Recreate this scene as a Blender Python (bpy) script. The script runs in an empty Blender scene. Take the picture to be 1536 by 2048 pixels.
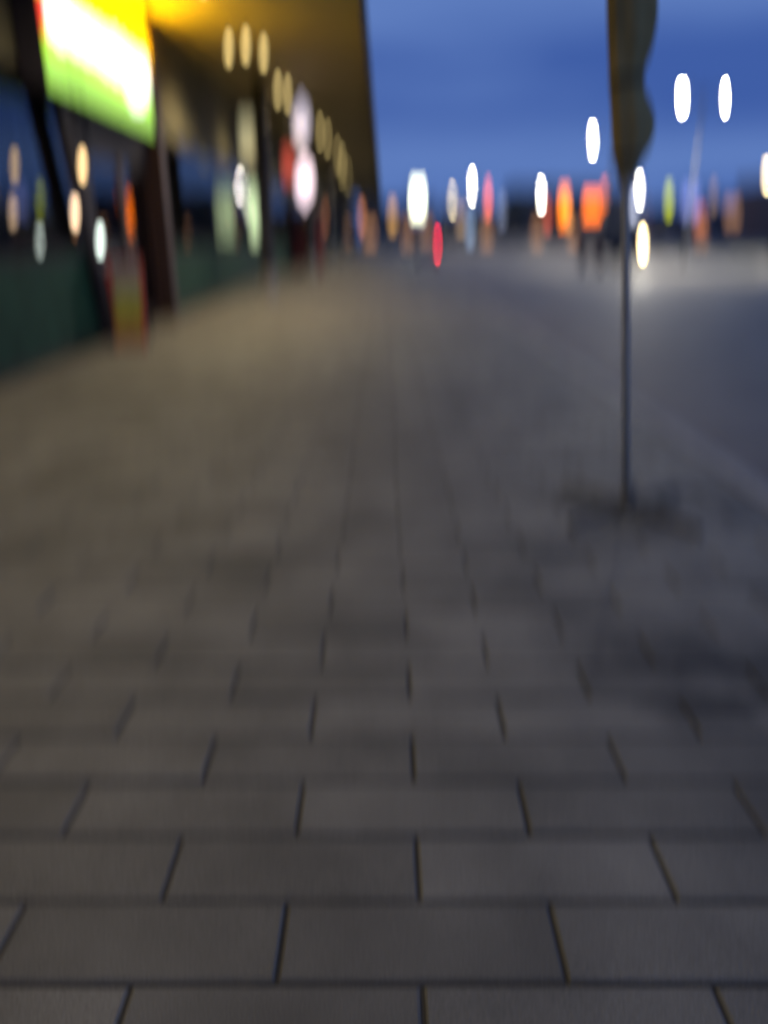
import bpy, bmesh, math, random
from mathutils import Vector, Matrix
random.seed(7)
S = bpy.context.scene
COL = S.collection
R = math.radians
PI = math.pi

# ------------------------------------------------------------------ camera
cd = bpy.data.cameras.new('camera')
cam = bpy.data.objects.new('camera', cd); COL.objects.link(cam)
cam.location = (0, 0, 1.45)
cam.rotation_euler = (R(90 - 20.3), 0, 0)
cd.sensor_fit = 'AUTO'; cd.sensor_width = 36.0; cd.lens = 26.37
cd.clip_start = 0.05; cd.clip_end = 4000
# a hand-held night shot with the lens wide open, focus falling just short of the paving
cd.dof.use_dof = True
cd.dof.focus_distance = 1.15
cd.dof.aperture_fstop = 0.37
cd.dof.aperture_ratio = 4.6
S.camera = cam

# ------------------------------------------------------------------ sky
W = bpy.data.worlds.new('World'); S.world = W; W.use_nodes = True
nt = W.node_tree; nt.nodes.clear()
SUN_EL, SUN_ROT = -2.0, R(200)
out = nt.nodes.new('ShaderNodeOutputWorld')
bg = nt.nodes.new('ShaderNodeBackground'); bg.inputs['Strength'].default_value = 0.84
sky = nt.nodes.new('ShaderNodeTexSky'); sky.sky_type = 'NISHITA'; sky.sun_disc = False
sky.sun_elevation = R(SUN_EL); sky.sun_rotation = SUN_ROT
sky.air_density = 1.0; sky.dust_density = 0.5; sky.ozone_density = 3.0
tc = nt.nodes.new('ShaderNodeTexCoord')
mp = nt.nodes.new('ShaderNodeMapping'); mp.inputs['Scale'].default_value = (1.2, 1.2, 9.0)
mp.inputs['Location'].default_value = (0.3, 0.1, 0.55)
nz = nt.nodes.new('ShaderNodeTexNoise'); nz.inputs['Scale'].default_value = 1.3
nz.inputs['Detail'].default_value = 4; nz.inputs['Roughness'].default_value = 0.5
cr = nt.nodes.new('ShaderNodeValToRGB')
cr.color_ramp.elements[0].position = 0.36; cr.color_ramp.elements[0].color = (0.050, 0.112, 0.38, 1)
cr.color_ramp.elements[1].position = 0.60; cr.color_ramp.elements[1].color = (0.115, 0.210, 0.52, 1)
sm = nt.nodes.new('ShaderNodeVectorMath'); sm.operation = 'SCALE'; sm.inputs['Scale'].default_value = 0.15
mx = nt.nodes.new('ShaderNodeMix'); mx.data_type = 'RGBA'; mx.inputs['Factor'].default_value = 0.95
L = nt.links.new
L(tc.outputs['Generated'], mp.inputs['Vector']); L(mp.outputs['Vector'], nz.inputs['Vector'])
sz = nt.nodes.new('ShaderNodeSeparateXYZ'); L(tc.outputs['Generated'], sz.inputs[0])
wz = nt.nodes.new('ShaderNodeMath'); wz.operation = 'MULTIPLY_ADD'; wz.inputs[1].default_value = .10
L(nz.outputs['Fac'], wz.inputs[0]); L(sz.outputs['Z'], wz.inputs[2])
sb_ = nt.nodes.new('ShaderNodeMath'); sb_.operation = 'SUBTRACT'; sb_.inputs[1].default_value = .05; L(wz.outputs[0], sb_.inputs[0])
sn = nt.nodes.new('ShaderNodeMath'); sn.operation = 'MULTIPLY'; sn.inputs[1].default_value = 2 * PI / .15; L(sb_.outputs[0], sn.inputs[0])
co = nt.nodes.new('ShaderNodeMath'); co.operation = 'COSINE'; L(sn.outputs[0], co.inputs[0])
bd = nt.nodes.new('ShaderNodeMath'); bd.operation = 'MULTIPLY_ADD'; bd.inputs[1].default_value = -.11; bd.inputs[2].default_value = .0
ph = nt.nodes.new('ShaderNodeMath'); ph.operation = 'ADD'; L(bd.outputs[0], ph.inputs[0]); L(nz.outputs['Fac'], ph.inputs[1])
L(co.outputs[0], bd.inputs[0]); L(ph.outputs[0], cr.inputs['Fac']); L(sky.outputs['Color'], sm.inputs[0])
L(sm.outputs['Vector'], mx.inputs['A']); L(cr.outputs['Color'], mx.inputs['B'])
sep = nt.nodes.new('ShaderNodeSeparateXYZ'); L(tc.outputs['Generated'], sep.inputs[0])
zr = nt.nodes.new('ShaderNodeMapRange'); zr.inputs['From Min'].default_value = 0.30; zr.inputs['From Max'].default_value = 1.0
L(sep.outputs['Z'], zr.inputs['Value'])
mz = nt.nodes.new('ShaderNodeMix'); mz.data_type = 'RGBA'; mz.inputs['B'].default_value = (0.050, 0.078, 0.165, 1)
L(zr.outputs['Result'], mz.inputs['Factor']); L(mx.outputs['Result'], mz.inputs['A'])
L(mz.outputs['Result'], bg.inputs['Color']); L(bg.outputs['Background'], out.inputs['Surface'])

S.view_settings.view_transform = 'Standard'; S.view_settings.look = 'None'
S.view_settings.gamma = 1.0; S.view_settings.exposure = 0.32
S.view_settings.use_curve_mapping = False
S.render.engine = 'CYCLES'
S.cycles.use_denoising = True
S.cycles.max_bounces = 6; S.cycles.sample_clamp_indirect = 4.0
S.cycles.caustics_reflective = False; S.cycles.caustics_refractive = False

# ------------------------------------------------------------------ materials
def mat(name, col, rough=0.7, metal=0.0, var=0.25, scale=6.0, bump=0.0, bscale=60.0, island=0.0, spec=0.5):
    m = bpy.data.materials.new(name); m.use_nodes = True
    t = m.node_tree; b = t.nodes['Principled BSDF']
    b.inputs['Roughness'].default_value = rough; b.inputs['Metallic'].default_value = metal
    b.inputs['Specular IOR Level'].default_value = spec
    c = t.nodes.new('ShaderNodeTexCoord')
    geo = t.nodes.new('ShaderNodeNewGeometry')
    n = t.nodes.new('ShaderNodeTexNoise'); n.inputs['Scale'].default_value = scale; n.inputs['Detail'].default_value = 6
    t.links.new(geo.outputs['Position'], n.inputs['Vector'])
    r = t.nodes.new('ShaderNodeMapRange')
    r.inputs['From Min'].default_value = 0.3; r.inputs['From Max'].default_value = 0.7
    r.inputs['To Min'].default_value = 1 - var; r.inputs['To Max'].default_value = 1 + var
    t.links.new(n.outputs['Fac'], r.inputs['Value'])
    v = t.nodes.new('ShaderNodeVectorMath'); v.operation = 'SCALE'; v.inputs[0].default_value = col
    fac = r.outputs['Result']
    if island:
        q = t.nodes.new('ShaderNodeMapRange')
        q.inputs['To Min'].default_value = 1 - island; q.inputs['To Max'].default_value = 1 + island
        t.links.new(geo.outputs['Random Per Island'], q.inputs['Value'])
        oi = t.nodes.new('ShaderNodeObjectInfo')
        q2 = t.nodes.new('ShaderNodeMapRange')
        q2.inputs['To Min'].default_value = 1 - island; q2.inputs['To Max'].default_value = 1 + island
        t.links.new(oi.outputs['Random'], q2.inputs['Value'])
        a = t.nodes.new('ShaderNodeMath'); a.operation = 'MULTIPLY'
        t.links.new(fac, a.inputs[0]); t.links.new(q.outputs['Result'], a.inputs[1])
        a2 = t.nodes.new('ShaderNodeMath'); a2.operation = 'MULTIPLY'
        t.links.new(a.outputs[0], a2.inputs[0]); t.links.new(q2.outputs['Result'], a2.inputs[1])
        fac = a2.outputs[0]
    t.links.new(fac, v.inputs['Scale']); t.links.new(v.outputs['Vector'], b.inputs['Base Color'])
    if bump:
        n2 = t.nodes.new('ShaderNodeTexNoise'); n2.inputs['Scale'].default_value = bscale; n2.inputs['Detail'].default_value = 4
        t.links.new(geo.outputs['Position'], n2.inputs['Vector'])
        bp = t.nodes.new('ShaderNodeBump'); bp.inputs['Strength'].default_value = bump; bp.inputs['Distance'].default_value = 0.01
        t.links.new(n2.outputs['Fac'], bp.inputs['Height']); t.links.new(bp.outputs['Normal'], b.inputs['Normal'])
    m['v'] = 0
    return m

def emit(name, col, strength, var=0.0, scale=3.0):
    m = bpy.data.materials.new(name); m.use_nodes = True
    t = m.node_tree; b = t.nodes['Principled BSDF']
    b.inputs['Base Color'].default_value = (*[min(.8, c * .6) for c in col], 1); b.inputs['Roughness'].default_value = 0.4
    b.inputs['Emission Color'].default_value = (*col, 1); b.inputs['Emission Strength'].default_value = strength
    return m

def blotched_paver(name, col):
    """concrete paving with speckle, per-stone tone and a few soft dark patches fixed to the ground"""
    m = mat(name, col, rough=0.58, var=0.30, scale=2.2, bump=0.5, bscale=140, island=0.19, spec=0.4)
    t = m.node_tree; b = t.nodes['Principled BSDF']
    src = b.inputs['Base Color'].links[0].from_socket
    geo = t.nodes.new('ShaderNodeNewGeometry')
    wob = t.nodes.new('ShaderNodeTexNoise'); wob.inputs['Scale'].default_value = 5.0; wob.inputs['Detail'].default_value = 3
    t.links.new(geo.outputs['Position'], wob.inputs['Vector'])
    speck = t.nodes.new('ShaderNodeTexNoise'); speck.inputs['Scale'].default_value = 230; speck.inputs['Detail'].default_value = 2
    t.links.new(geo.outputs['Position'], speck.inputs['Vector'])
    total = None  # soft dark oval patches at set spots, multiplied into the paver colour
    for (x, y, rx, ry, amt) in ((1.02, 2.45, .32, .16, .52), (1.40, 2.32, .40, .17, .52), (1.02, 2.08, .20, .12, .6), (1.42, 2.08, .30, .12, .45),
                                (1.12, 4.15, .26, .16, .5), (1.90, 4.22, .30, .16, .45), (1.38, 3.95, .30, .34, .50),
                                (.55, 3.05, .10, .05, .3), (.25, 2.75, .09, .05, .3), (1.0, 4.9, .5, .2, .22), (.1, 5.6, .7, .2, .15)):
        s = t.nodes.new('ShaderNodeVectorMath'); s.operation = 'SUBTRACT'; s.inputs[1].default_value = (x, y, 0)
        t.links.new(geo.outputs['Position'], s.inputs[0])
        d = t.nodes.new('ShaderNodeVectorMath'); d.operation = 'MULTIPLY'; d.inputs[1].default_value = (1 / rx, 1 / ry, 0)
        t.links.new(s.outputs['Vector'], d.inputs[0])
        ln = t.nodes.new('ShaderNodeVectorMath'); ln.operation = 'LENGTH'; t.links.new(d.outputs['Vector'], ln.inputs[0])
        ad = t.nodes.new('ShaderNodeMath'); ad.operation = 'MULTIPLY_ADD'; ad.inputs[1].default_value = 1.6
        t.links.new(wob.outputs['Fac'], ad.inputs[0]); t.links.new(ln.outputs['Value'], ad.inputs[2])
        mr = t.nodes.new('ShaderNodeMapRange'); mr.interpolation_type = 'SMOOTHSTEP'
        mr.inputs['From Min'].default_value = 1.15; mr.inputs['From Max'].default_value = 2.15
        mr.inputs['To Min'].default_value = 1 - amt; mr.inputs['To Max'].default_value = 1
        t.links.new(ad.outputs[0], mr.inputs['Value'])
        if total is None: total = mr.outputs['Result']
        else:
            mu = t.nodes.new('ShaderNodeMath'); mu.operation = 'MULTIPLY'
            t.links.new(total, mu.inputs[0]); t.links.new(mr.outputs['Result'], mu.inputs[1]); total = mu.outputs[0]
    sp = t.nodes.new('ShaderNodeMapRange'); sp.inputs['From Min'].default_value = .35; sp.inputs['From Max'].default_value = .65
    sp.inputs['To Min'].default_value = .78; sp.inputs['To Max'].default_value = 1.18
    t.links.new(speck.outputs['Fac'], sp.inputs['Value'])
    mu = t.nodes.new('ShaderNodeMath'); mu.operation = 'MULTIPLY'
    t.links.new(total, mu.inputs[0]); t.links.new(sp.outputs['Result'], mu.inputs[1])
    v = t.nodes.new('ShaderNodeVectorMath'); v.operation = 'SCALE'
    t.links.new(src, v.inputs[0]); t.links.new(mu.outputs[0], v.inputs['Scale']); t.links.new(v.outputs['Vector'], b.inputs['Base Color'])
    return m

def glass(name, tint=(1, 1, 1), ior=2.9):
    m = bpy.data.materials.new(name); m.use_nodes = True
    t = m.node_tree; t.nodes.clear()
    o = t.nodes.new('ShaderNodeOutputMaterial'); mixn = t.nodes.new('ShaderNodeMixShader')
    fr = t.nodes.new('ShaderNodeFresnel'); fr.inputs['IOR'].default_value = ior
    tr = t.nodes.new('ShaderNodeBsdfTransparent'); tr.inputs['Color'].default_value = (*tint, 1)
    gl = t.nodes.new('ShaderNodeBsdfGlossy'); gl.inputs['Roughness'].default_value = 0.015
    t.links.new(fr.outputs['Fac'], mixn.inputs['Fac']); t.links.new(tr.outputs['BSDF'], mixn.inputs[1])
    t.links.new(gl.outputs['BSDF'], mixn.inputs[2]); t.links.new(mixn.outputs['Shader'], o.inputs['Surface'])
    return m

M = dict(
    paver=blotched_paver('concrete_paver', (0.272, 0.266, 0.228)),
    mortar=mat('joint_sand', (0.085, 0.082, 0.074), 0.95, bump=.4),
    kerb=mat('kerb_granite', (0.42, 0.41, 0.39), 0.7, var=.25, scale=25, bump=.3, island=.08),
    asphalt=mat('asphalt', (0.265, 0.240, 0.208), 0.66, var=.3, scale=1.1, bump=.5, bscale=120, spec=.5),
    earth=mat('ground_earth', (0.06, 0.06, 0.058), 0.9, scale=.2),
    median=mat('median_concrete', (0.20, 0.20, 0.195), 0.8, scale=2, bump=.2),
    farpave=mat('far_paving', (0.30, 0.295, 0.285), 0.7, scale=1.5),
    fascia=mat('fascia_render', (0.17, 0.16, 0.095), 0.8, scale=1.5, bump=.2, bscale=30),
    soffit=mat('soffit_render', (0.38, 0.29, 0.10), 0.7, scale=1.0, bump=.1, bscale=30),
    roof=mat('roof_sheet', (0.10, 0.10, 0.10), 0.6),
    green=mat('green_panel_paint', (0.018, 0.072, 0.046), 0.7, var=.3, scale=3, bump=.05, spec=.2),
    frame=mat('dark_frame_metal', (0.042, 0.038, 0.050), 0.6, 0, var=.2, spec=.2),
    redpost=mat('brown_red_post_paint', (0.055, 0.027, 0.020), 0.5, var=.3, scale=5),
    black=mat('black_plastic', (0.012, 0.012, 0.014), 0.5),
    pole=mat('pole_paint', (0.19, 0.175, 0.14), 0.5, .2, var=.3, scale=9, bump=.1),
    flag=mat('flag_cloth', (0.54, 0.40, 0.16), 0.9, var=.25, scale=7),
    shaft=mat('flag_shaft_paint', (0.62, 0.60, 0.53), 0.6, var=.2, scale=9),
    lamppole=mat('lamp_pole_paint', (0.014, 0.015, 0.017), 0.6),
    steel=mat('galvanised_steel', (0.30, 0.31, 0.32), 0.45, .7, var=.2),
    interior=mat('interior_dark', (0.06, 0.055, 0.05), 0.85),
    valance=mat('valance_cloth', (0.09, 0.085, 0.07), 0.9, var=.3, scale=4),
    pillar=mat('pillar_paint', (0.035, 0.035, 0.042), 0.6),
    plinth=mat('pillar_plinth', (0.42, 0.42, 0.40), 0.7, scale=8),
    redbox=mat('red_cabinet_paint', (0.30, 0.055, 0.045), 0.4, var=.25, scale=5),
    redtrim=mat('red_board_paint', (0.55, 0.04, 0.02), 0.45, var=.2),
    posteryel=mat('poster_yellow_green', (0.50, 0.49, 0.08), 0.6, var=.35, scale=9),
    posterpale=mat('poster_pale_grey', (0.42, 0.42, 0.37), 0.6, var=.3, scale=8),
    posterorange=mat('poster_orange', (0.62, 0.32, 0.09), 0.6, var=.25, scale=8),
    glass=glass('shop_glass'),
    carglass=glass('car_glass', (.25, .27, .28), 1.6),
    white=mat('white_car_paint', (0.62, 0.63, 0.63), 0.3, var=.08, scale=3),
    van=mat('dark_van_paint', (0.05, 0.055, 0.065), 0.3, var=.1),
    tyre=mat('tyre_rubber', (0.02, 0.02, 0.02), 0.85),
    rim=mat('wheel_alloy', (0.35, 0.35, 0.36), 0.35, .8),
    bark=mat('tree_bark', (0.055, 0.042, 0.03), 0.9, var=.4, scale=8, bump=.5),
    leaf=mat('tree_leaf', (0.045, 0.065, 0.032), 0.7, var=.5, scale=1.2, island=.35),
    e_white=emit('lamp_white', (1.0, .95, .82), 90), e_warm=emit('lamp_warm', (1.0, .80, .42), 22),
    e_bulb=emit('bulb_warm', (1.0, .76, .30), 2.6),
    e_head=emit('headlight_glow', (1.0, .78, .38), 30), e_red=emit('tail_glow', (1.0, .005, .03), 28),
    headoff=mat('headlight_off', (.10, .10, .11), .2),
    off_red=mat('tail_lens_off', (0.25, 0.02, 0.02), 0.25), plate=mat('number_plate', (0.55, 0.55, 0.5), 0.5),
    s_white=emit('sign_white', (1.0, .99, .93), 1.7), s_green=emit('sign_green', (.36, .74, .09), 1.0),
    s_lime=emit('sign_lime', (.50, .92, .04), 1.05), s_yellow=emit('sign_yellow', (.86, .88, .0), 1.15), s_red=emit('sign_red', (1.0, .06, .03), 1.1),
    s_glow=emit('sign_top_yellow', (1.0, .70, .02), 9.0),
)
wallcols = [(.16, .14, .13), (.12, .12, .13), (.20, .17, .14), (.11, .10, .10), (.17, .16, .17)]
for i, c in enumerate(wallcols): M['w%d' % i] = mat('far_wall_render', c, .85, scale=.8)
M['winlit'] = emit('window_lit', (1.0, .46, .18), .6)
M['windark'] = mat('window_dark', (.03, .035, .045), .15)

# ------------------------------------------------------------------ builders
def tag(o, label=None, cat=None, group=None, kind=None):
    if label: o['label'] = label
    if cat: o['category'] = cat
    if group: o['group'] = group
    if kind: o['kind'] = kind
    return o

def empty(name, loc, label, cat, group=None, rz=0):
    o = bpy.data.objects.new(name, None); COL.objects.link(o)
    o.location = loc; o.rotation_euler = (0, 0, rz); o.empty_display_size = .2
    return tag(o, label, cat, group)

class MB:
    def __init__(s): s.bm = bmesh.new()
    def box(s, x0, x1, y0, y1, z0, z1, bev=0.0, rot=None):
        r = bmesh.ops.create_cube(s.bm, size=1.0)
        vs = r['verts']
        c = Vector(((x0 + x1) / 2, (y0 + y1) / 2, (z0 + z1) / 2)); d = (abs(x1 - x0), abs(y1 - y0), abs(z1 - z0))
        for v in vs:
            v.co = Vector((v.co.x * d[0], v.co.y * d[1], v.co.z * d[2]))
        if bev:
            es = list({e for v in vs for e in v.link_edges})
            rr = bmesh.ops.bevel(s.bm, geom=es, offset=bev, segments=2, affect='EDGES', profile=.5)
            vs = list({v for f in rr['faces'] for v in f.verts} | {v for v in vs if v.is_valid})
        for v in vs:
            p = v.co
            if rot: p = rot @ p
            v.co = p + c
        return s
    def tube(s, pts, rad, n=12, caps=True):
        pts = [Vector(p) for p in pts]; rs = rad if isinstance(rad, (list, tuple)) else [rad] * len(pts)
        rings = []
        for i, p in enumerate(pts):
            d = (pts[min(i + 1, len(pts) - 1)] - pts[max(i - 1, 0)]).normalized()
            a = Vector((1, 0, 0)) if abs(d.x) < .9 else Vector((0, 1, 0))
            u = d.cross(a).normalized(); w = d.cross(u)
            rings.append([s.bm.verts.new(p + (u * math.cos(2 * PI * k / n) + w * math.sin(2 * PI * k / n)) * rs[i]) for k in range(n)])
        for a, b in zip(rings, rings[1:]):
            for k in range(n):
                s.bm.faces.new((a[k], a[(k + 1) % n], b[(k + 1) % n], b[k]))
        if caps:
            s.bm.faces.new(rings[0][::-1]); s.bm.faces.new(rings[-1])
        return s
    def prism(s, poly, axis, a, b):
        """poly: list of 2-D points, extruded along axis ('x','y','z') from a to b"""
        def P(p, t):
            return {'x': (t, p[0], p[1]), 'y': (p[0], t, p[1]), 'z': (p[0], p[1], t)}[axis]
        va = [s.bm.verts.new(P(p, a)) for p in poly]; vb = [s.bm.verts.new(P(p, b)) for p in poly]
        n = len(poly)
        s.bm.faces.new(va[::-1]); s.bm.faces.new(vb)
        for k in range(n): s.bm.faces.new((va[k], va[(k + 1) % n], vb[(k + 1) % n], vb[k]))
        return s
    def build(s, name, m, parent=None, smooth=False, label=None):
        bmesh.ops.recalc_face_normals(s.bm, faces=s.bm.faces)
        me = bpy.data.meshes.new(name); s.bm.to_mesh(me); s.bm.free()
        if m is not None: me.materials.append(m)
        if smooth:
            for p in me.polygons: p.use_smooth = True
        o = bpy.data.objects.new(name, me); COL.objects.link(o)
        if parent is not None: o.parent = parent
        if label: o['label'] = label
        return o

def bx(name, m, parent, *a, bev=0.0, label=None): return MB().box(*a, bev=bev).build(name, m, parent, label=label)

def copy_tree(o, parent=None):
    c = o.copy(); COL.objects.link(c)
    if parent is not None: c.parent = parent
    for ch in list(o.children): copy_tree(ch, c)
    return c

def lamp_light(parent, kind, loc, energy, col, rot=(0, 0, 0), size=.15, angle=130, blend=.6):
    l = bpy.data.lights.new('lamp_light', kind); l.energy = energy; l.color = col
    l.shadow_soft_size = size
    if kind == 'SPOT': l.spot_size = R(angle); l.spot_blend = blend
    o = bpy.data.objects.new('lamp_light', l); COL.objects.link(o); o.parent = parent; o.location = loc; o.rotation_euler = rot
    return o

# ------------------------------------------------------------------ setting
ZR = -0.12
def sheet(name, m, x0, x1, y0, y1, z, div=1):
    return tag(MB().box(x0, x1, y0, y1, z - .05, z).build(name, m), kind='structure')
tag(MB().box(-1500, 1500, -60, 2500, -1.2, -.20).build('ground', M['earth']), kind='structure')
sheet('road', M['asphalt'], 2.36, 60, -20, 118, ZR)
sheet('far_pavement', M['farpave'], -40, 120, 118.2, 135, .0)
tag(MB().box(16.0, 18.0, 38, 112, ZR - .03, .02, bev=.03).build('median_island', M['median']), kind='structure')

pav = tag(MB().box(-3.93, 2.19, -8, 118, -.18, -.009).build('pavement', M['mortar']), kind='structure')
# pavers, running bond
PX, PY, GAP = .602, .2035, .011
def paver_mesh(seed):
    rnd = random.Random(seed)
    m = MB(); m.box(-PX / 2 + GAP / 2, PX / 2 - GAP / 2, -PY / 2 + GAP / 2, PY / 2 - GAP / 2, -.05, 0)
    top = [e for e in m.bm.edges if all(v.co.z > -.01 for v in e.verts)]
    bmesh.ops.bevel(m.bm, geom=top, offset=.005, segments=1, affect='EDGES')
    for v in m.bm.verts:
        v.co.x += rnd.uniform(-.0012, .0012); v.co.y += rnd.uniform(-.0012, .0012)
    me = bpy.data.meshes.new('paver'); bmesh.ops.recalc_face_normals(m.bm, faces=m.bm.faces)
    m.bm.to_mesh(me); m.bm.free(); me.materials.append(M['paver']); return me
variants = [paver_mesh(i) for i in range(8)]
X0, X1 = -3.91, 2.18
spots = []
for n in range(-46, 298):
    yc = 1.115 + PY * n + PY / 2
    ph = .381 if n % 2 == 0 else .08
    k0 = math.floor((X0 - ph) / PX); 
    for k in range(k0, k0 + 13):
        jx = lambda q: .007 * math.sin(q * 12.9898 + n * 78.233)
        xa, xb = max(ph + k * PX + jx(k), X0), min(ph + (k + 1) * PX + jx(k + 1), X1)
        if xb - xa < .06: continue
        spots.append(((xa + xb) / 2, yc, xb - xa))
def seen(x, y, w):
    if y < .93: return False
    dep = y * .938 + 1.45 * .347
    return abs(x) - w / 2 < dep * .53
near = sorted([s for s in spots if seen(*s)], key=lambda s: (s[1], s[0]))[:300]
nearset = set(near)
rnd = random.Random(3)
for (x, y, w) in near:
    o = bpy.data.objects.new('paver', rnd.choice(variants)); COL.objects.link(o)
    o.parent = pav; o.location = (x, y, rnd.uniform(-.003, .0015))
    o.rotation_euler = (rnd.uniform(-.012, .012), rnd.uniform(-.004, .004), rnd.uniform(-.004, .004))
    o.scale = ((w - GAP) / (PX - GAP), 1, 1)
m = MB(); bm = m.bm
for (x, y, w) in spots:
    if (x, y, w) in nearset: continue
    hx, hy, z = (w - GAP) / 2, (PY - GAP) / 2, rnd.uniform(-.0025, .001); b = .005
    tv = [bm.verts.new((x + sx * (hx - b), y + sy * (hy - b), z)) for sx, sy in ((-1, -1), (1, -1), (1, 1), (-1, 1))]
    bv = [bm.verts.new((x + sx * hx, y + sy * hy, z - b)) for sx, sy in ((-1, -1), (1, -1), (1, 1), (-1, 1))]
    dv = [bm.verts.new((x + sx * hx, y + sy * hy, -.05)) for sx, sy in ((-1, -1), (1, -1), (1, 1), (-1, 1))]
    bm.faces.new(tv)
    for k in range(4):
        j = (k + 1) % 4
        bm.faces.new((bv[k], bv[j], tv[j], tv[k])); bm.faces.new((dv[k], dv[j], bv[j], bv[k]))
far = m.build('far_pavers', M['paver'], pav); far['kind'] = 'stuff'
bx('far_paving_strip', M['farpave'], pav, X0, X1, 61.9, 117.9, -.05, 0)

kerb = tag(MB().box(2.20, 2.35, -8, 118, -.3, -.06).build('kerb', M['mortar']), kind='structure')
ks = MB().box(-.075, .075, -.495, .495, -.25, .004, bev=.012); kso = ks.build('kerb_stone', M['kerb'], kerb)
kso.location = (2.275, -7.5, 0)
for i in range(1, 126):
    o = kso.copy(); COL.objects.link(o); o.parent = kerb
    o.location = (2.275 + rnd.uniform(-.003, .003), -7.5 + i, rnd.uniform(-.004, .003))

# ------------------------------------------------------------------ shop building with canopy (left)
GX = -3.93
shop = empty('shop_building', (GX, 24, 0), 'long glazed shop building with dark green panels under a deep flat canopy', 'shop')
def sb(name, m, x0, x1, y0, y1, z0, z1, bev=0.0, parent=None, label=None):
    p = parent or shop
    return MB().box(x0 - GX, x1 - GX, y0 - 24, y1 - 24, z0, z1, bev=bev).build(name, m, p, label=label)
Y0, Y1 = -8.0, 96.0
ZS = 4.85
sb('fascia_wall', M['fascia'], -4.2, -3.935, Y0, Y1, 3.16, ZS)
canopy = sb('canopy', M['soffit'], -9.2, -.36, Y0, Y1, ZS, ZS + .10)
sb('roof_sheet', M['roof'], -9.3, -.30, Y0 - .1, Y1 + .1, ZS + .102, ZS + .34)
# scalloped valance hanging from the canopy's outer edge
v = MB(); n = int((Y1 - 1) / .12); step = 2.4
prev = None
for k in range(n + 1):
    y = 1 + k * (Y1 - 1) / n; f = abs(math.sin(PI * y / step)); z = ZS - .14 - .34 * f ** .6
    a = v.bm.verts.new((-.345 - GX, y - 24, ZS - .002)); b = v.bm.verts.new((-.345 - GX, y - 24, z))
    c = v.bm.verts.new((-.325 - GX, y - 24, ZS - .002)); d = v.bm.verts.new((-.325 - GX, y - 24, z))
    if prev:
        pa, pb, pc, pd = prev
        v.bm.faces.new((pa, a, b, pb)); v.bm.faces.new((pc, pd, d, c)); v.bm.faces.new((pb, b, d, pd)); v.bm.faces.new((pa, pc, c, a))
    prev = (a, b, c, d)
v.build('valance', M['valance'], shop)
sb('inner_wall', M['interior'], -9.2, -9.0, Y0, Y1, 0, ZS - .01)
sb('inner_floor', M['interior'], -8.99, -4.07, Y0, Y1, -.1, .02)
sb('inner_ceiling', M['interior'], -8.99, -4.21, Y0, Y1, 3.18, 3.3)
sb('end_wall', M['fascia'], -9.3, -3.94, Y1 + .002, Y1 + .25, 0, ZS + .1)
sb('end_wall', M['fascia'], -9.3, -3.94, Y0 - .25, Y0 - .002, 0, ZS + .1)

def bay(y0, y1):
    sb('riser_panel', M['green'], -4.06, -3.93, y0 + .012, y1 - .012, 0.10, 1.20, bev=.012)
    sb('plinth', M['black'], -4.05, -3.945, y0 + .005, y1 - .005, 0, .097)
    fr = MB()
    def fb(*a): fr.box(a[0] - GX, a[1] - GX, a[2] - 24, a[3] - 24, a[4], a[5])
    fb(-4.04, -3.91, y0 + .002, y1 - .002, 1.203, 1.27); fb(-4.04, -3.965, y0 + .002, y1 - .002, 3.08, 3.158)
    fb(-4.04, -3.972, y0 + .002, y0 + .045, 1.272, 3.078); fb(-4.04, -3.972, y1 - .045, y1 - .002, 1.272, 3.078)
    w = fr.build('window', M['frame'], shop)
    MB().box(-3.995 - GX, -3.983 - GX, y0 + .046 - 24, y1 - .046 - 24, 1.273, 3.077).build('pane', M['glass'], w)
bays = [(-7.9, -5.0), (-5.0, -2.0), (-2.0, 1.0), (1.0, 4.2), (4.2, 7.4), (7.4, 10.66)]
y = 14.02
while y < 94: bays.append((y, min(y + 5.6, 95.9))); y += 5.6
for a in bays: bay(*a)
# entrance: two posts, a dark header and a pair of glazed doors
MB().prism([(10.72 - 24, .002), (10.95 - 24, .002), (9.55 - 24, ZS - .002), (9.30 - 24, ZS - .002)], 'x', -3.905 - GX, -3.78 - GX).build('post', M['frame'], shop, label='wide dark raking post beside the entrance')
sb('jamb', M['frame'], -4.06, -3.93, 10.67, 10.975, 0, 3.155)
sb('post', M['redpost'], -4.06, -3.70, 13.70, 14.0, 0, ZS - .002, bev=.015, label='brown red post on the far side of the entrance')
sb('header_panel', M['frame'], -4.04, -3.90, 10.98, 13.69, 2.52, 3.155)
for (a, b) in ((10.985, 12.33), (12.34, 13.685)):
    d = MB()
    for q in ((a, b, .03, .16), (a, b, 2.42, 2.50), (a, a + .09, .161, 2.419), (b - .09, b, .161, 2.419)):
        d.box(-4.02 - GX, -3.96 - GX, q[0] - 24, q[1] - 24, q[2], q[3])
    dd = d.build('door', M['redpost'], shop)
    MB().box(-3.996 - GX, -3.984 - GX, a + .091 - 24, b - .091 - 24, .162, 2.418).build('pane', M['glass'], dd)
    hy = (b - .14 if a < 11 else a + .14) - 24
    MB().tube([(-3.95 - GX, hy, .85), (-3.91 - GX, hy, .9), (-3.91 - GX, hy, 1.3), (-3.95 - GX, hy, 1.35)], .014, 8).build('handle', M['steel'], dd)
# pillars carrying the canopy
for i, yy in enumerate((19.7, 31.5, 43.3, 55.0)):
    pl = MB().tube([(-2.9 - GX, yy - 24, .52), (-2.9 - GX, yy - 24, ZS - .003)], .17, 16).build('pillar', M['pillar'], shop)
    MB().tube([(-2.9 - GX, yy - 24, .003), (-2.9 - GX, yy - 24, .5), (-2.9 - GX, yy - 24, .518)], [.215, .215, .19], 16).build('pillar_base', M['plinth'], pl)

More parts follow.
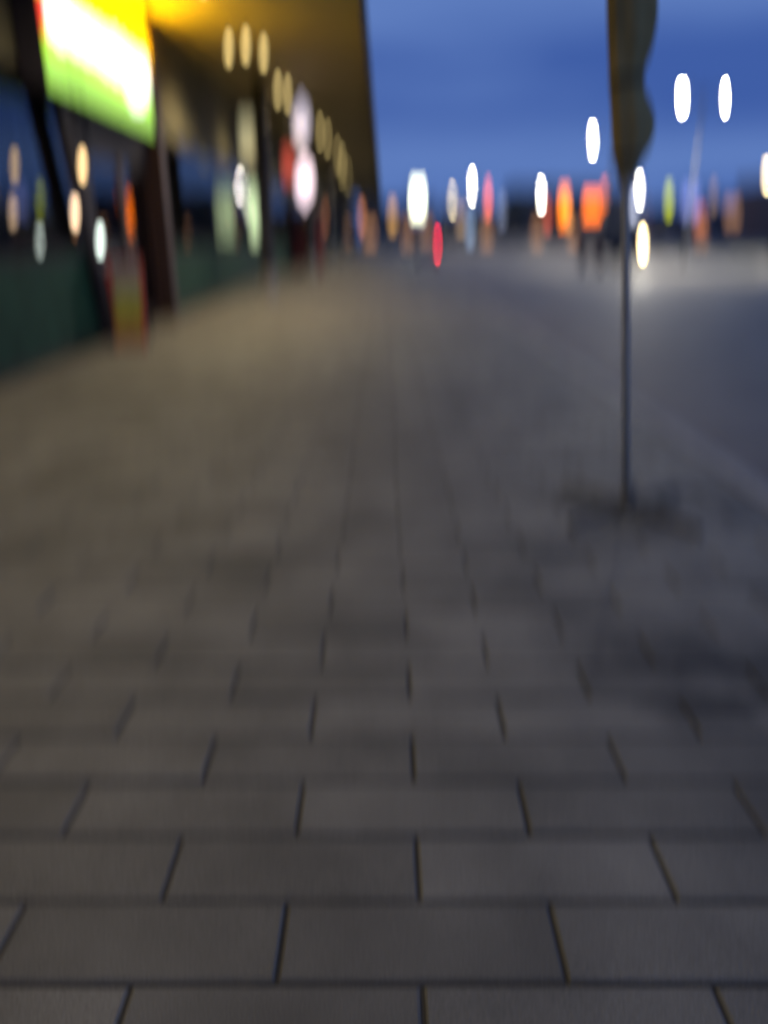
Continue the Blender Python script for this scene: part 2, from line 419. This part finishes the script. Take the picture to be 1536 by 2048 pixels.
# ------------------------------------------------------------------ big light-box sign
sg = empty('light_box_sign', (-3.62, 11.17, 3.0), 'big glowing white, yellow and green light box above the shop entrance', 'sign')
def sgb(name, m, y0, y1, z0, z1, x0=-.012, x1=.012, **k): return MB().box(x0, x1, y0 - 11.17, y1 - 11.17, z0 - 3, z1 - 3, **k).build(name, m, sg)
MB().box(-.30, -.016, 9.20 - 11.17, 13.15 - 11.17, -.02, 1.60, bev=.01).build('case', M['frame'], sg)
sgb('lower_band', M['s_green'], 9.21, 13.14, 2.985, 3.30)
sgb('lower_band', M['s_lime'], 9.21, 13.14, 3.302, 3.488)
sgb('upper_band', M['s_yellow'], 9.21, 13.14, 3.882, 4.59)
sgb('end_strip', M['s_red'], 9.21, 9.33, 3.49, 3.88)
lt = MB()
lt.box(-.012, .02, 9.332 - 11.17, 13.14 - 11.17, .49, .88)
sgb_w = lt.build('lettering_band', M['s_white'], sg)
lb = MB()
rr = random.Random(5)
yy = 9.5
while yy < 12.95:
    w = rr.uniform(.16, .3)
    lb.prism([(yy - 11.17, .48 - rr.uniform(0, .06)), (yy + w - 11.17, .48 - rr.uniform(0, .06)), (yy + w - 11.17, .90), (yy + w / 2 - 11.17, .90 + rr.uniform(0, .07)), (yy - 11.17, .90)], 'x', .022, .04)
    yy += w + rr.uniform(.04, .09)
lb.prism([(11.75 - 11.17, .40), (12.1 - 11.17, .20), (12.55 - 11.17, .24), (12.85 - 11.17, .40)], 'x', .022, .04)
lb.build('letter_tail', M['s_white'], sg)
MB().box(-.25, -.06, 9.4 - 11.17, 13.0 - 11.17, 1.603, 1.63).build('top_glow_strip', M['s_glow'], sg)
fl = MB().box(-.2, .0, 2.0, 2.14, .90, 1.06, bev=.01).build('floodlight', M['frame'], sg)
MB().box(-.18, -.02, 2.142, 2.15, .92, 1.04).build('lens', M['s_glow'], fl)
lamp_light(sg, 'SPOT', (-.1, 2.22, 1.0), 330, (1.0, .62, .0), rot=(R(143), 0, R(-25)), size=.1, angle=150, blend=1.0)

# ------------------------------------------------------------------ bulbs along the canopy
bulb = None
bl = [(-2.4, .6), (-2.4, 4.7), (-2.4, 8.2), (-2.4, 11.8), (-2.84, 15.8), (-2.49, 15.6), (-2.26, 16.2), (-2.5, 20.0), (-2.34, 20.6), (-2.29, 26.0), (-2.12, 27.7), (-2.01, 29.7), (-1.99, 35.5), (-1.95, 38.9), (-2.2, 43), (-2.1, 48)]  # entries nearer than the light box are unseen bulbs, added to warm the near paving
for i, (x, y) in enumerate(bl):
    if bulb is None:
        bulb = empty('ceiling_bulb', (x, y, ZS), 'x', 'ceiling bulb')
        MB().tube([(0, 0, -.003), (0, 0, -.05), (0, 0, -.13)], [.06, .05, .035], 12).build('holder', M['black'], bulb)
        MB().tube([(0, 0, -.132), (0, 0, -.16), (0, 0, -.20), (0, 0, -.24), (0, 0, -.27), (0, 0, -.28)], [.03, .05, .07, .066, .038, .01], 12).build('globe', M['e_bulb'], bulb, smooth=True)
        lamp_light(bulb, 'SPOT', (0, 0, -.34), 98, (1.0, .77, .45), size=.08, angle=140, blend=.7)
        o = bulb
    else:
        o = copy_tree(bulb); o.location = (x, y, ZS)
    lab = {(-2.84, 15.8): 'leftmost of the three nearest bulbs seen under the canopy', (-2.49, 15.6): 'middle one of the three nearest bulbs seen under the canopy',
           (-2.26, 16.2): 'rightmost of the three nearest bulbs seen under the canopy', (-2.5, 20.0): 'left bulb of the pair above the pale lozenge sign',
           (-2.34, 20.6): 'right bulb of the pair above the pale lozenge sign'}.get((x, y), 'small warm bulb in the far cluster right of the lozenge sign' if y > 21 else 'small unseen warm bulb under the canopy nearer than the light box sign, lighting the paving')
    tag(o, lab, 'ceiling bulb', 'bulbs in a row under the canopy')

# ------------------------------------------------------------------ hanging signs, cabinet, board
hs = empty('hanging_sign', (-2.1, 21.4, ZS), 'narrow double hanging sign, pale lozenge above a pink and white one', 'sign')
MB().tube([(0, 0, -.003), (0, 0, -2.35)], .02, 8).build('rod', M['black'], hs)
def loz(cx, cz, w, h, y0, y1): return MB().prism([(cx, cz - h), (cx + w, cz - h * .2), (cx + w * .9, cz + h * .45), (cx, cz + h), (cx - w, cz + h * .2), (cx - w * .9, cz - h * .45)], 'y', y0, y1)
loz(0, -.72, .25, .52, -.06, -.022).build('upper_panel', emit('sign_lilac', (.78, .72, .92), .62), hs)
loz(0.03, -2.10, .27, .50, -.06, -.022).build('lower_panel', emit('sign_pale_pink', (1.0, .80, .92), 1.5), hs)
loz(0, -.72, .27, .54, -.0215, .03).build('upper_back', M['black'], hs)
loz(0.03, -2.10, .29, .52, -.0215, .03).build('lower_back', M['black'], hs)
rs = empty('box_sign', (-2.42, 20.9, ZS), 'small dark red box sign hanging beside the pink and white sign', 'sign')
MB().tube([(0, 0, -.003), (0, 0, -1.5)], .012, 8).build('rod', M['black'], rs)
MB().box(-.17, .17, -.06, .06, -2.05, -1.5, bev=.02).build('box', emit('sign_dim_red', (.55, .07, .06), .45), rs)

vc = empty('vending_cabinet', (-3.3, 34, 0), 'dark red upright cabinet standing against the far shop windows', 'cabinet')
MB().box(-.58, .72, -.4, .4, .10, 2.35, bev=.03).build('body', M['redbox'], vc)
MB().box(-.48, .42, -.425, -.402, 1.35, 2.15, bev=.01).build('display_panel', M['black'], vc)
MB().box(-.42, .42, -.42, -.402, .2, .5, bev=.01).build('flap', M['black'], vc)
for sx in (-.4, .4):
    for sy in (-.3, .3): MB().tube([(sx, sy, .001), (sx, sy, .10)], .03, 8).build('foot', M['black'], vc)

ab = empty('advertising_board', (-3.60, 10.75, 0), 'red framed advertising board with yellow green poster leaning by the entrance', 'board')
tilt = Matrix.Rotation(R(-9), 4, 'X')
def abp(name, m, x0, x1, y0, y1, z0, z1, bev=0.0):
    o = MB().box(x0, x1, y0, y1, z0, z1, bev=bev); o.bm.transform(tilt); return o.build(name, m, ab)
abp('frame_rail', M['redtrim'], -.27, -.17, -.03, .03, .0, 1.08, .008); abp('frame_rail', M['redtrim'], .22, .26, -.03, .03, .0, 1.08, .008)
abp('frame_rail', M['redtrim'], -.169, .219, -.03, .03, 1.02, 1.08, .008); abp('frame_rail', M['redtrim'], -.169, .219, -.03, .03, .02, .07, .008)
abp('poster', M['posteryel'], -.169, .219, -.015, .005, .28, .72)
abp('poster', M['posterpale'], -.169, .219, -.015, .005, .722, 1.019)
abp('poster', M['posterorange'], -.169, .219, -.015, .005, .071, .278)
for sx in (-.22, .22): MB().tube([(sx, .19, .90), (sx, .38, .012)], .014, 8).build('leg', M['frame'], ab)

# added glowing panels along the wall, standing in for reflections in the glass
PG = empty('reflection_panel', (-3.52, 22.6, 0), 'pale green glowing panel left of the dark pillar, standing in for a reflection in the shop glass', 'sign')
MB().box(-.27, .27, -.02, .06, 1.35, 2.65, bev=.015).build('case', M['frame'], PG)
MB().box(-.25, .25, -.035, -.022, 1.37, 2.63).build('face', emit('panel_pale_green', (.62, .80, .46), .95), PG)
MB().box(-.41, -.272, .01, .04, 2.3, 2.36).build('bracket', M['frame'], PG)
PO = empty('reflection_panel', (-3.46, 21.2, 0), 'dim olive white panel above the pale green one, standing in for a reflection in the shop glass', 'sign')
MB().box(-.24, .24, -.02, .06, 3.2, 4.25, bev=.015).build('case', M['frame'], PO)
MB().box(-.22, .22, -.035, -.022, 3.22, 4.23).build('face', emit('panel_olive_white', (.50, .47, .28), .55), PO)
MB().box(-.47, -.242, .01, .04, 3.7, 3.76).build('bracket', M['frame'], PO)
# added lanterns at the entrance, standing in for lights reflected in the glass
for (x, y, z, c, l_) in ((-3.58, 9.78, 2.22, (1.0, .66, .30), 'upper amber made-up lantern for a reflection in the glass beside the entrance post'), (-3.62, 9.46, 1.69, (1.0, .68, .42), 'lower amber made-up lantern for a reflection in the glass beside the entrance post'),
                        (-3.60, 10.12, 1.38, (.85, 1.0, .90), 'lowest, cool white made-up lantern for a reflection in the glass beside the entrance post')):
    p_ = empty('reflection_lantern', (x, y, ZS), l_, 'lantern')
    d_ = z - ZS
    MB().tube([(0, 0, -.002), (0, 0, d_ + .09)], .004, 6).build('cord', M['black'], p_)
    MB().tube([(0, 0, d_ + .09), (0, 0, d_ + .06)], [.015, .04], 12).build('cap', M['black'], p_)
    MB().tube([(0, 0, d_ + .058), (0, 0, d_ + .03), (0, 0, d_ - .03), (0, 0, d_ - .06)], [.03, .045, .045, .025], 12).build('globe', emit('reflection_glow', c, 4.5), p_, smooth=True)

# ------------------------------------------------------------------ pole at the kerb (right foreground)
kp = empty('furled_flag', (1.36, 3.95, 0), 'furled olive brown flag on a slim leaning pole with a dark cross foot', 'flag')
KP = Matrix.Rotation(R(-6.5), 4, 'Y')
for a in (35, 125, 215, 305):
    c, s_ = math.cos(R(a)), math.sin(R(a))
    MB().tube([(c * .03, s_ * .03, .035), (c * .3, s_ * .3, .03), (c * .47, s_ * .47, .022)], [.022, .02, .018], 8).build('foot', M['pole'], kp)
MB().tube([(0, 0, .02), (0, 0, .06), (0, 0, .16)], [.06, .05, .03], 14).build('socket', M['pole'], kp)
sh = MB().tube([(0, 0, .05), (0, 0, 1.6), (0, 0, 3.75)], [.021, .020, .016], 14); sh.bm.transform(KP); sh.build('shaft', M['shaft'], kp, smooth=True)
# cloth gathered round the shaft: pleated rings whose outer side follows the hanging lobes
fb_ = MB(); prof = [(1.70, .03, .035), (1.76, .045, .06), (1.84, .055, .105), (1.93, .062, .125), (2.02, .066, .105), (2.09, .068, .075), (2.15, .07, .075), (2.24, .072, .11), (2.36, .075, .135), (2.55, .078, .14), (2.8, .075, .13), (3.1, .066, .11), (3.4, .05, .08), (3.6, .035, .04), (3.68, .018, .02)]
rings = []; n = 30; rf = random.Random(4)
for (z, l, r_) in prof:
    ring = []
    for k in range(n):
        a = 2 * PI * k / n; f = .5 + .5 * math.cos(a)
        rad = (l * (1 - f) + r_ * f) * (1 + .10 * math.sin(7 * a + z * 2.2) + .05 * math.sin(13 * a - z * 3))
        ring.append(fb_.bm.verts.new((rad * math.cos(a), rad * math.sin(a) * .8, z)))
    rings.append(ring)
for a, b in zip(rings, rings[1:]):
    for k in range(n): fb_.bm.faces.new((a[k], a[(k + 1) % n], b[(k + 1) % n], b[k]))
fb_.bm.faces.new(rings[0][::-1]); fb_.bm.faces.new(rings[-1])
fb_.bm.transform(KP); fb_.build('cloth', M['flag'], kp, smooth=True)
for z in (1.79, 2.12): 
    t_ = MB().tube([(0, 0, z), (0, 0, z + .02)], .08, 18); t_.bm.transform(KP); t_.build('tie', M['black'], kp)

# ------------------------------------------------------------------ street lamps
def street_lamp(x, y, h, arms, label, em, energy, col, pole_h=None, z0=ZR):
    """arms: list of (reach along x, lens length, lens width); lens centre at height h"""
    t = empty('street_lamp', (x, y, z0), label, 'street lamp', 'street lamps along the road')
    H = h - z0
    MB().tube([(0, 0, .002), (0, 0, .5), (0, 0, .52), (0, 0, H + .25)], [.12, .10, .07, .035], 12).build('pole', M['lamppole'], t, smooth=True)
    MB().box(-.2, .2, -.2, .2, .001, .03).build('base_plate', M['steel'], t)
    for (reach, ll, lw) in arms:
        s = 1 if reach > 0 else -1
        MB().tube([(0, 0, H - .25), (reach * .4, 0, H + .1), (reach - s * ll * .4, 0, H + .12)], .04, 8).build('arm', M['lamppole'], t, smooth=True)
        hd = MB().prism([(reach - ll * .6, H + .035), (reach + ll * .6, H + .035), (reach + ll * .55, H + .12), (reach + ll * .2, H + .17), (reach - ll * .45, H + .15)], 'y', -lw * .6, lw * .6).build('lamp_head', M['steel'], t)
        # a bowl lens that hangs below the head
        b = MB(); n = 12
        rings = []
        for (f, zz) in ((1.0, .033), (.94, -.06), (.7, -.13), (.35, -.165)):
            rings.append([b.bm.verts.new((reach + ll / 2 * f * math.cos(2 * PI * k / n), lw / 2 * f * math.sin(2 * PI * k / n), H + zz)) for k in range(n)])
        for a, c in zip(rings, rings[1:]):
            for k in range(n): b.bm.faces.new((a[k], a[(k + 1) % n], c[(k + 1) % n], c[k]))
        b.bm.faces.new(rings[-1]); b.bm.faces.new(rings[0][::-1])
        b.build('lens', em, hd, smooth=True)
        lamp_light(t, 'SPOT', (reach, 0, H - .25), energy * .8, col, rot=(R(-18), R(-28 * s), 0), size=.3, angle=126, blend=.5)
    return t
WC = (1.0, .93, .80)
street_lamp(17.0, 45, 8.30, [(-1.15, .46, .4), (1.12, .24, .3)], 'tall twin arm street lamp with two white heads, nearest on the median', M['e_white'], 3400, WC, z0=.02)
street_lamp(17.0, 62, 8.08, [(-1.45, .44, .4)], 'white single arm street lamp behind the twin lamp, left of the furled flag', M['e_white'], 3400, WC, z0=.02)
street_lamp(13.6, 115, 7.9, [(-1.2, .70, .5)], 'brightest white street lamp of the far row, left of the orange signs', M['e_white'], 3400, WC)
street_lamp(8.6, 115, 6.06, [(1.1, .7, .6)], 'shorter warm yellow street lamp close to the brightest far lamp', M['e_warm'], 800, (1, .8, .5))
street_lamp(24.1, 119, 6.95, [(-1.1, .8, .6)], 'white far street lamp just left of the first orange sign', M['e_white'], 5500, WC, z0=0)
street_lamp(38.4, 119, 7.6, [(-1.1, .85, .6)], 'white far street lamp just right of the furled flag', M['e_white'], 5500, WC, z0=0)
street_lamp(29.2, 60, 5.55, [(-1.1, .7, .6)], 'short street lamp cut off by the right edge of the photo', M['e_warm'], 800, (.95, 1, .6))

# ------------------------------------------------------------------ far buildings with lit signs
def far_building(x0, x1, y0, y1, h, wm, label, rnd, name='far_building'):
    t = empty(name, ((x0 + x1) / 2, y0, 0), label, 'building')
    cx = (x0 + x1) / 2; hw = (x1 - x0) / 2; d = y1 - y0
    MB().box(-hw, hw, 0, d, 0, h).build('wall', wm, t)
    MB().box(-hw - .15, hw + .15, -.15, d + .15, h + .002, h + .35).build('roof', M['roof'], t)
    MB().box(-hw + .5, hw - .5, -.9, -.003, 2.75, 2.9).build('awning', M['roof'], t)
    n = max(2, int((x1 - x0) / 3)); w = (x1 - x0) / n
    di = rnd.randrange(n)
    for k in range(n):
        a = -hw + k * w + .45; b = -hw + (k + 1) * w - .45
        if k == di:
            dr = MB().box(a + .2, b - .2, -.07, -.004, .01, 2.4).build('door', M['redpost'], t)
            MB().box(a + .5, b - .5, -.09, -.073, .9, 2.1).build('pane', M['windark'], dr)
        else:
            wi = MB().box(a, b, -.07, -.004, .8, 2.45).build('window', M['frame'], t)
            MB().box(a + .1, b - .1, -.09, -.073, .9, 2.35).build('pane', M['winlit'] if rnd.random() < .4 else M['windark'], wi)
        if h > 5.5:
            wi = MB().box(a + .3, b - .3, -.07, -.004, 3.7, 5.0).build('window', M['frame'], t)
            MB().box(a + .38, b - .38, -.09, -.073, 3.78, 4.92).build('pane', M['windark'], wi)
    return t
rb = random.Random(11)
specs = [(-34, -19, 139, 150, 6.2, 'w0', 'plain two storey building furthest left behind the shop canopy'),
         (-18, -5, 137, 149, 5.2, 'w1', 'low grey building straight ahead beyond the pavement end'),
         (-4, 9, 138, 150, 6.0, 'w2', 'brownish building ahead behind the green and white pole sign'),
         (10, 25, 136, 149, 5.4, 'w3', 'dark low building behind the brightest far street lamp'),
         (24, 47, 151.2, 163, 9.3, 'w0', 'wide building carrying the glowing orange signs'),
         (46, 60, 138, 150, 5.8, 'w4', 'grey building right of the orange signs, behind the minibus'),
         (61, 78, 136, 150, 6.8, 'w1', 'pale two storey building at far right of the road'),
         (79, 98, 137, 150, 6.0, 'w2', 'last building of the far row at the right edge')]
for s in specs: far_building(*s[:5], M[s[5]], s[6], rb)
far_building(48.5, 66, 96, 112, 7.6, M['w3'], 'dark block standing nearer than the far row at the right edge', rb)

def sign_board(x, y, z, w, h, col, st, label, shape='box', post=None, z0=0.0):
    t = empty('shop_sign', (x, y, z), label, 'sign')
    MB().box(-w / 2 - .05, w / 2 + .05, .0, .16, -h / 2 - .05, h / 2 + .05, bev=.01).build('case', M['frame'], t)
    em = emit('sign_face', col, st)
    if shape == 'box': MB().box(-w / 2, w / 2, -.03, -.003, -h / 2, h / 2).build('face', em, t)
    else:
        k = max(3, int(w / .7))
        for i in range(k):
            a = -w / 2 + i * w / k
            MB().box(a + .04, a + w / k - .04, -.03, -.003, -h / 2, h / 2 * rb.uniform(.5, 1)).build('letter_panel', em, t)
    if post is not None:
        MB().tube([(post, .25, z0 - z), (post, .25, h / 2)], .07, 10).build('post', M['steel'], t)
        if abs(post) > w / 2: MB().box(min(post, 0), max(post, 0), .165, .23, -.05, .05).build('bracket', M['steel'], t)
    return t
gs = sign_board(2.75, 66, 4.15, 1.15, 1.5, (.95, 1.0, .72), 5.5, 'glowing greenish white board on a post beyond the parked car', post=-.95)
MB().box(-.62, .62, -.025, -.004, -1.15, -.84).build('lower_strip', emit('sign_strip_blue', (.18, .25, .7), .6), gs)
MB().box(-.62, .62, .0, .16, -1.17, -.83).build('case', M['frame'], gs)
OR = (1.0, .17, .0)
sign_board(33.6, 150.9, 6.3, 1.9, 3.8, (1.0, .22, .01), 3.6, 'smaller orange sign, left of the two glowing orange signs', 'box')
sign_board(38.8, 150.9, 5.1, 3.3, 4.6, OR, 3.8, 'larger orange sign, right of the two glowing orange signs', 'box')
sign_board(41.0, 150.9, 8.3, 1.1, 1.1, OR, 3.5, 'little orange light box above the larger orange sign', 'box')
sign_board(17.4, 135.8, 7.0, .8, 2.4, (1.0, .18, .12), 3.2, 'narrow upright red neon sign on the dark low building', 'box', post=0, z0=5.75)
sign_board(19.9, 135.8, 5.3, 1.2, 1.6, (.42, .47, .65), 1.2, 'dim lilac sign on the dark low building', 'box')
sign_board(9.66, 90, 2.0, .8, 1.2, (.35, .48, .68), 1.4, 'low pale blue sign standing on the road ahead of the far lamps', 'box', post=0, z0=ZR)
sign_board(38.6, 110, 5.84, .9, 1.5, (.52, .60, .02), 2.6, 'yellow green sign on a post right of the furled flag', 'box', post=0, z0=ZR)
sign_board(41.6, 110, 5.6, 2.4, 2.0, (.30, .36, .85), 1.0, 'violet blue sign board beside the yellow green sign', 'box', post=0, z0=ZR)
sign_board(48.9, 95.6, 4.9, .9, 1.4, (1.0, .12, .04), 2.4, 'red sign at the corner of the dark block, far right', 'box')
sign_board(44.6, 110, 6.3, .8, 1.2, (.55, .35, .24), 1.0, 'dim brown sign on a post between violet and red signs', 'box', post=0, z0=ZR)
sign_board(22.7, 112, 4.0, .8, 1.4, (.75, .13, .06), 2.0, 'dull red sign on a post below the far white lamp', 'box', post=0, z0=ZR)
sign_board(-2.2, 80, 3.05, .5, .9, (.75, .26, .10), 1.8, 'dull orange sign on a post under the far end of the canopy', 'box', post=0, z0=0.0)
sign_board(0.95, 90, 3.4, .8, 1.1, (.80, .42, .12), 1.8, 'amber sign on a post left of the greenish white board', 'box', post=0, z0=0.0)
sign_board(33.2, 108, 4.9, 1.0, 1.5, (.62, .66, .85), 2.2, 'pale blue white sign behind the minibus, right of the flag pole', 'box', post=0, z0=ZR)

sign_board(43.2, 110, 3.4, 1.6, 1.2, (.85, .22, .10), .9, 'low dim red sign board under the violet blue one', 'box', post=0, z0=ZR)
sign_board(46.6, 108, 4.2, 2.2, 1.3, (.60, .30, .16), .9, 'wide dull brown sign board left of the dark block', 'box', post=0, z0=ZR)
sign_board(27.0, 118, 4.2, .7, 1.3, (.95, .35, .08), 2.4, 'small amber sign on a post left of both orange signs', 'box', post=0, z0=0)

sign_board(35.2, 112, 3.0, .6, 1.0, (1.0, .45, .16), 2.6, 'small low amber sign behind the minibus, seen just right of the flag pole', 'box', post=0, z0=ZR)
sign_board(50.5, 95.6, 3.1, 1.3, .8, (.9, .30, .14), 1.4, 'dim orange red sign low on the dark block', 'box')
sign_board(13.0, 135.8, 3.9, 1.4, .8, (.95, .60, .30), 1.5, 'small cream sign over the windows of the dark low building', 'box')

# ------------------------------------------------------------------ vehicles
def wheel(parent, x, y, r, w):
    t = MB().tube([(x - w / 2, y, r), (x - w / 2 + .03, y, r), (x + w / 2 - .03, y, r), (x + w / 2, y, r)], [r * .9, r, r, r * .9], 20).build('wheel', M['tyre'], parent)
    MB().tube([(x - w / 2 - .006, y, r), (x + w / 2 + .006, y, r)], r * .6, 14).build('rim', M['rim'], t)
    return t
def hatchback(x, y):
    t = empty('parked_car', (x, y, ZR), 'white hatchback seen from behind with one red tail light glowing', 'car')
    # side profile (y forward, z), body extruded across x, narrowed towards the roof
    prof = [(-1.95, .32), (-2.0, .55), (-1.95, .95), (-1.80, 1.0), (-1.55, 1.42), (-1.2, 1.50), (.1, 1.48), (.85, .90), (1.75, .86), (1.95, .66), (1.97, .34)]
    b = MB().prism(prof, 'x', -.84, .84)
    for v in b.bm.verts:
        if v.co.z > .98: v.co.x *= 1 - .22 * (v.co.z - .98) / .5
    es = [e for e in b.bm.edges if abs(e.verts[0].co.x - e.verts[1].co.x) < .2 and abs(e.verts[0].co.x) > .5]
    bmesh.ops.bevel(b.bm, geom=es, offset=.05, segments=2, affect='EDGES')
    b.build('body', M['white'], t, smooth=False)
    m_ = MB(); vs = [m_.bm.verts.new(p) for p in ((-.68, -1.80, 1.03), (.68, -1.80, 1.03), (.58, -1.585, 1.40), (-.58, -1.585, 1.40))]
    m_.bm.faces.new(vs); ff = bmesh.ops.extrude_face_region(m_.bm, geom=m_.bm.faces[:])
    for v in ff['geom']:
        if isinstance(v, bmesh.types.BMVert): v.co += Vector((0, -.03, .012))
    m_.build('rear_window', M['windark'], t)
    for s in (-1, 1):
        w = MB().prism([(-1.35, 1.06), (-1.25, 1.38), (.0, 1.38), (.55, 1.06)], 'x', s * .70, s * .825)
        for v in w.bm.verts: v.co.x -= s * .18 * max(0, (v.co.z - 1.0)) if abs(v.co.x) > .8 else 0
        w.build('side_window', M['windark'], t)
        MB().box(s * .80 - .10 * (s > 0) - .0 * s, s * .80 + .10 * (s < 0), -2.03, -1.955, .72, 1.0, bev=.015).build('tail_light', M['e_red'] if s > 0 else M['off_red'], t, label='glowing red tail light' if s > 0 else None)
        MB().box(s * .84, s * 1.0, .55, .70, .98, 1.10, bev=.02).build('mirror', M['white'], t)
        for yy in (-1.25, 1.25): wheel(t, s * .76, yy, .31, .19)
    MB().box(-.82, .82, -2.06, -1.99, .33, .56, bev=.02).build('bumper', M['black'], t)
    MB().box(-.26, .26, -2.025, -2.0, .66, .78).build('number_plate', M['plate'], t)
    return t
hatchback(3.30, 62)
def minibus(x, y):
    t = empty('minibus', (x, y, ZR), 'dark minibus facing us behind the furled flag with one headlight on', 'van')
    prof = [(-2.45, .40), (-2.5, .9), (-2.42, 1.15), (-1.85, 1.95), (-1.6, 2.25), (2.5, 2.3), (2.55, .4)]
    b = MB().prism(prof, 'x', -.95, .95)
    for v in b.bm.verts:
        if v.co.z > 1.2: v.co.x *= 1 - .10 * (v.co.z - 1.2)
    b.build('body', M['van'], t)
    ws = MB(); vs = [ws.bm.verts.new(p) for p in ((-.86, -2.43, 1.19), (.86, -2.43, 1.19), (.80, -1.875, 1.95), (-.80, -1.875, 1.95))]
    ws.bm.faces.new(vs); ff = bmesh.ops.extrude_face_region(ws.bm, geom=ws.bm.faces[:])
    for v in ff['geom']:
        if isinstance(v, bmesh.types.BMVert): v.co += Vector((0, -.03, .02))
    ws.build('windscreen', M['windark'], t)
    for s in (-1, 1):
        lit = s > 0
        MB().tube([(s * .74, -2.47, .90), (s * .74, -2.53, .90), (s * .74, -2.545, .90)], [.15, .15, .13], 16).build('headlight', M['e_head'] if lit else M['headoff'], t, label='lit headlight' if lit else 'unlit headlight')
        MB().box(s * .96, s * 1.18, -2.0, -1.85, 1.3, 1.6, bev=.02).build('mirror', M['black'], t)
        for yy in (-1.6, 1.6): wheel(t, s * .84, yy, .36, .22)
        if lit: lamp_light(t, 'SPOT', (s * .74, -2.7, 1.0), 1000, (1, .94, .82), rot=(R(-86.5), 0, R(-16)), size=.1, angle=40, blend=1)
    MB().box(-.55, .55, -2.53, -2.49, .78, 1.0, bev=.01).build('grille', M['black'], t)
    MB().box(-.95, .95, -2.60, -2.48, .36, .66, bev=.03).build('bumper', M['black'], t)
    MB().box(-.26, .26, -2.62, -2.602, .46, .58).build('number_plate', M['plate'], t)
    return t
mb_ = minibus(12.60, 44.5); mb_.scale = (1.2, 1.2, 1.2)

# ------------------------------------------------------------------ trees
def tree(x, y, h, seed, label):
    rt = random.Random(seed)
    t = empty('street_tree', (x, y, 0), label, 'tree', 'trees in front of the far buildings')
    tr = MB(); top = Vector((rt.uniform(-.3, .3), rt.uniform(-.3, .3), h * .55))
    tr.tube([(0, 0, -.02), (top.x * .4, top.y * .4, h * .25), top], [.16, .12, .07], 8)
    tips = []
    for k in range(7):
        a = 2 * PI * k / 7 + rt.uniform(-.3, .3); r = h * rt.uniform(.16, .28); z = h * rt.uniform(.6, .92)
        st = top * rt.uniform(.6, 1.0); e = Vector((r * math.cos(a), r * math.sin(a), z))
        tr.tube([st, (st + e) / 2 + Vector((0, 0, .15)), e], [.05, .035, .012], 6); tips.append(e); tips.append((st + e) / 2)
    tr.build('trunk', M['bark'], t)
    c = MB()
    for tip in tips:
        for k in range(60):
            d = Vector((rt.gauss(0, 1), rt.gauss(0, 1), rt.gauss(0, .7))) * h * .075
            p = tip + d; s = rt.uniform(.10, .2)
            u = Vector((rt.uniform(-1, 1), rt.uniform(-1, 1), rt.uniform(-1, 1))).normalized(); w = u.cross(Vector((rt.uniform(-1, 1), rt.uniform(-1, 1), rt.uniform(-1, 1)))).normalized()
            c.bm.faces.new([c.bm.verts.new(p + u * s), c.bm.verts.new(p + w * s * .5), c.bm.verts.new(p - u * s), c.bm.verts.new(p - w * s * .5)])
    c.build('crown', M['leaf'], t)
for i, (x, y, h, lb_) in enumerate(((4.5, 128, 7.0, 'dark tree between the amber and greenish white signs'), (14.3, 127, 7.2, 'dark tree beside the brightest far street lamp'),
                                    (20.6, 128, 7.6, 'dark tree left of the orange signs'), (50, 126, 8.0, 'tall dark tree left of the dark right hand block'), (-12, 129, 7.5, 'dark tree beyond the canopy end'))):
    tree(x, y, h, 20 + i, lb_)
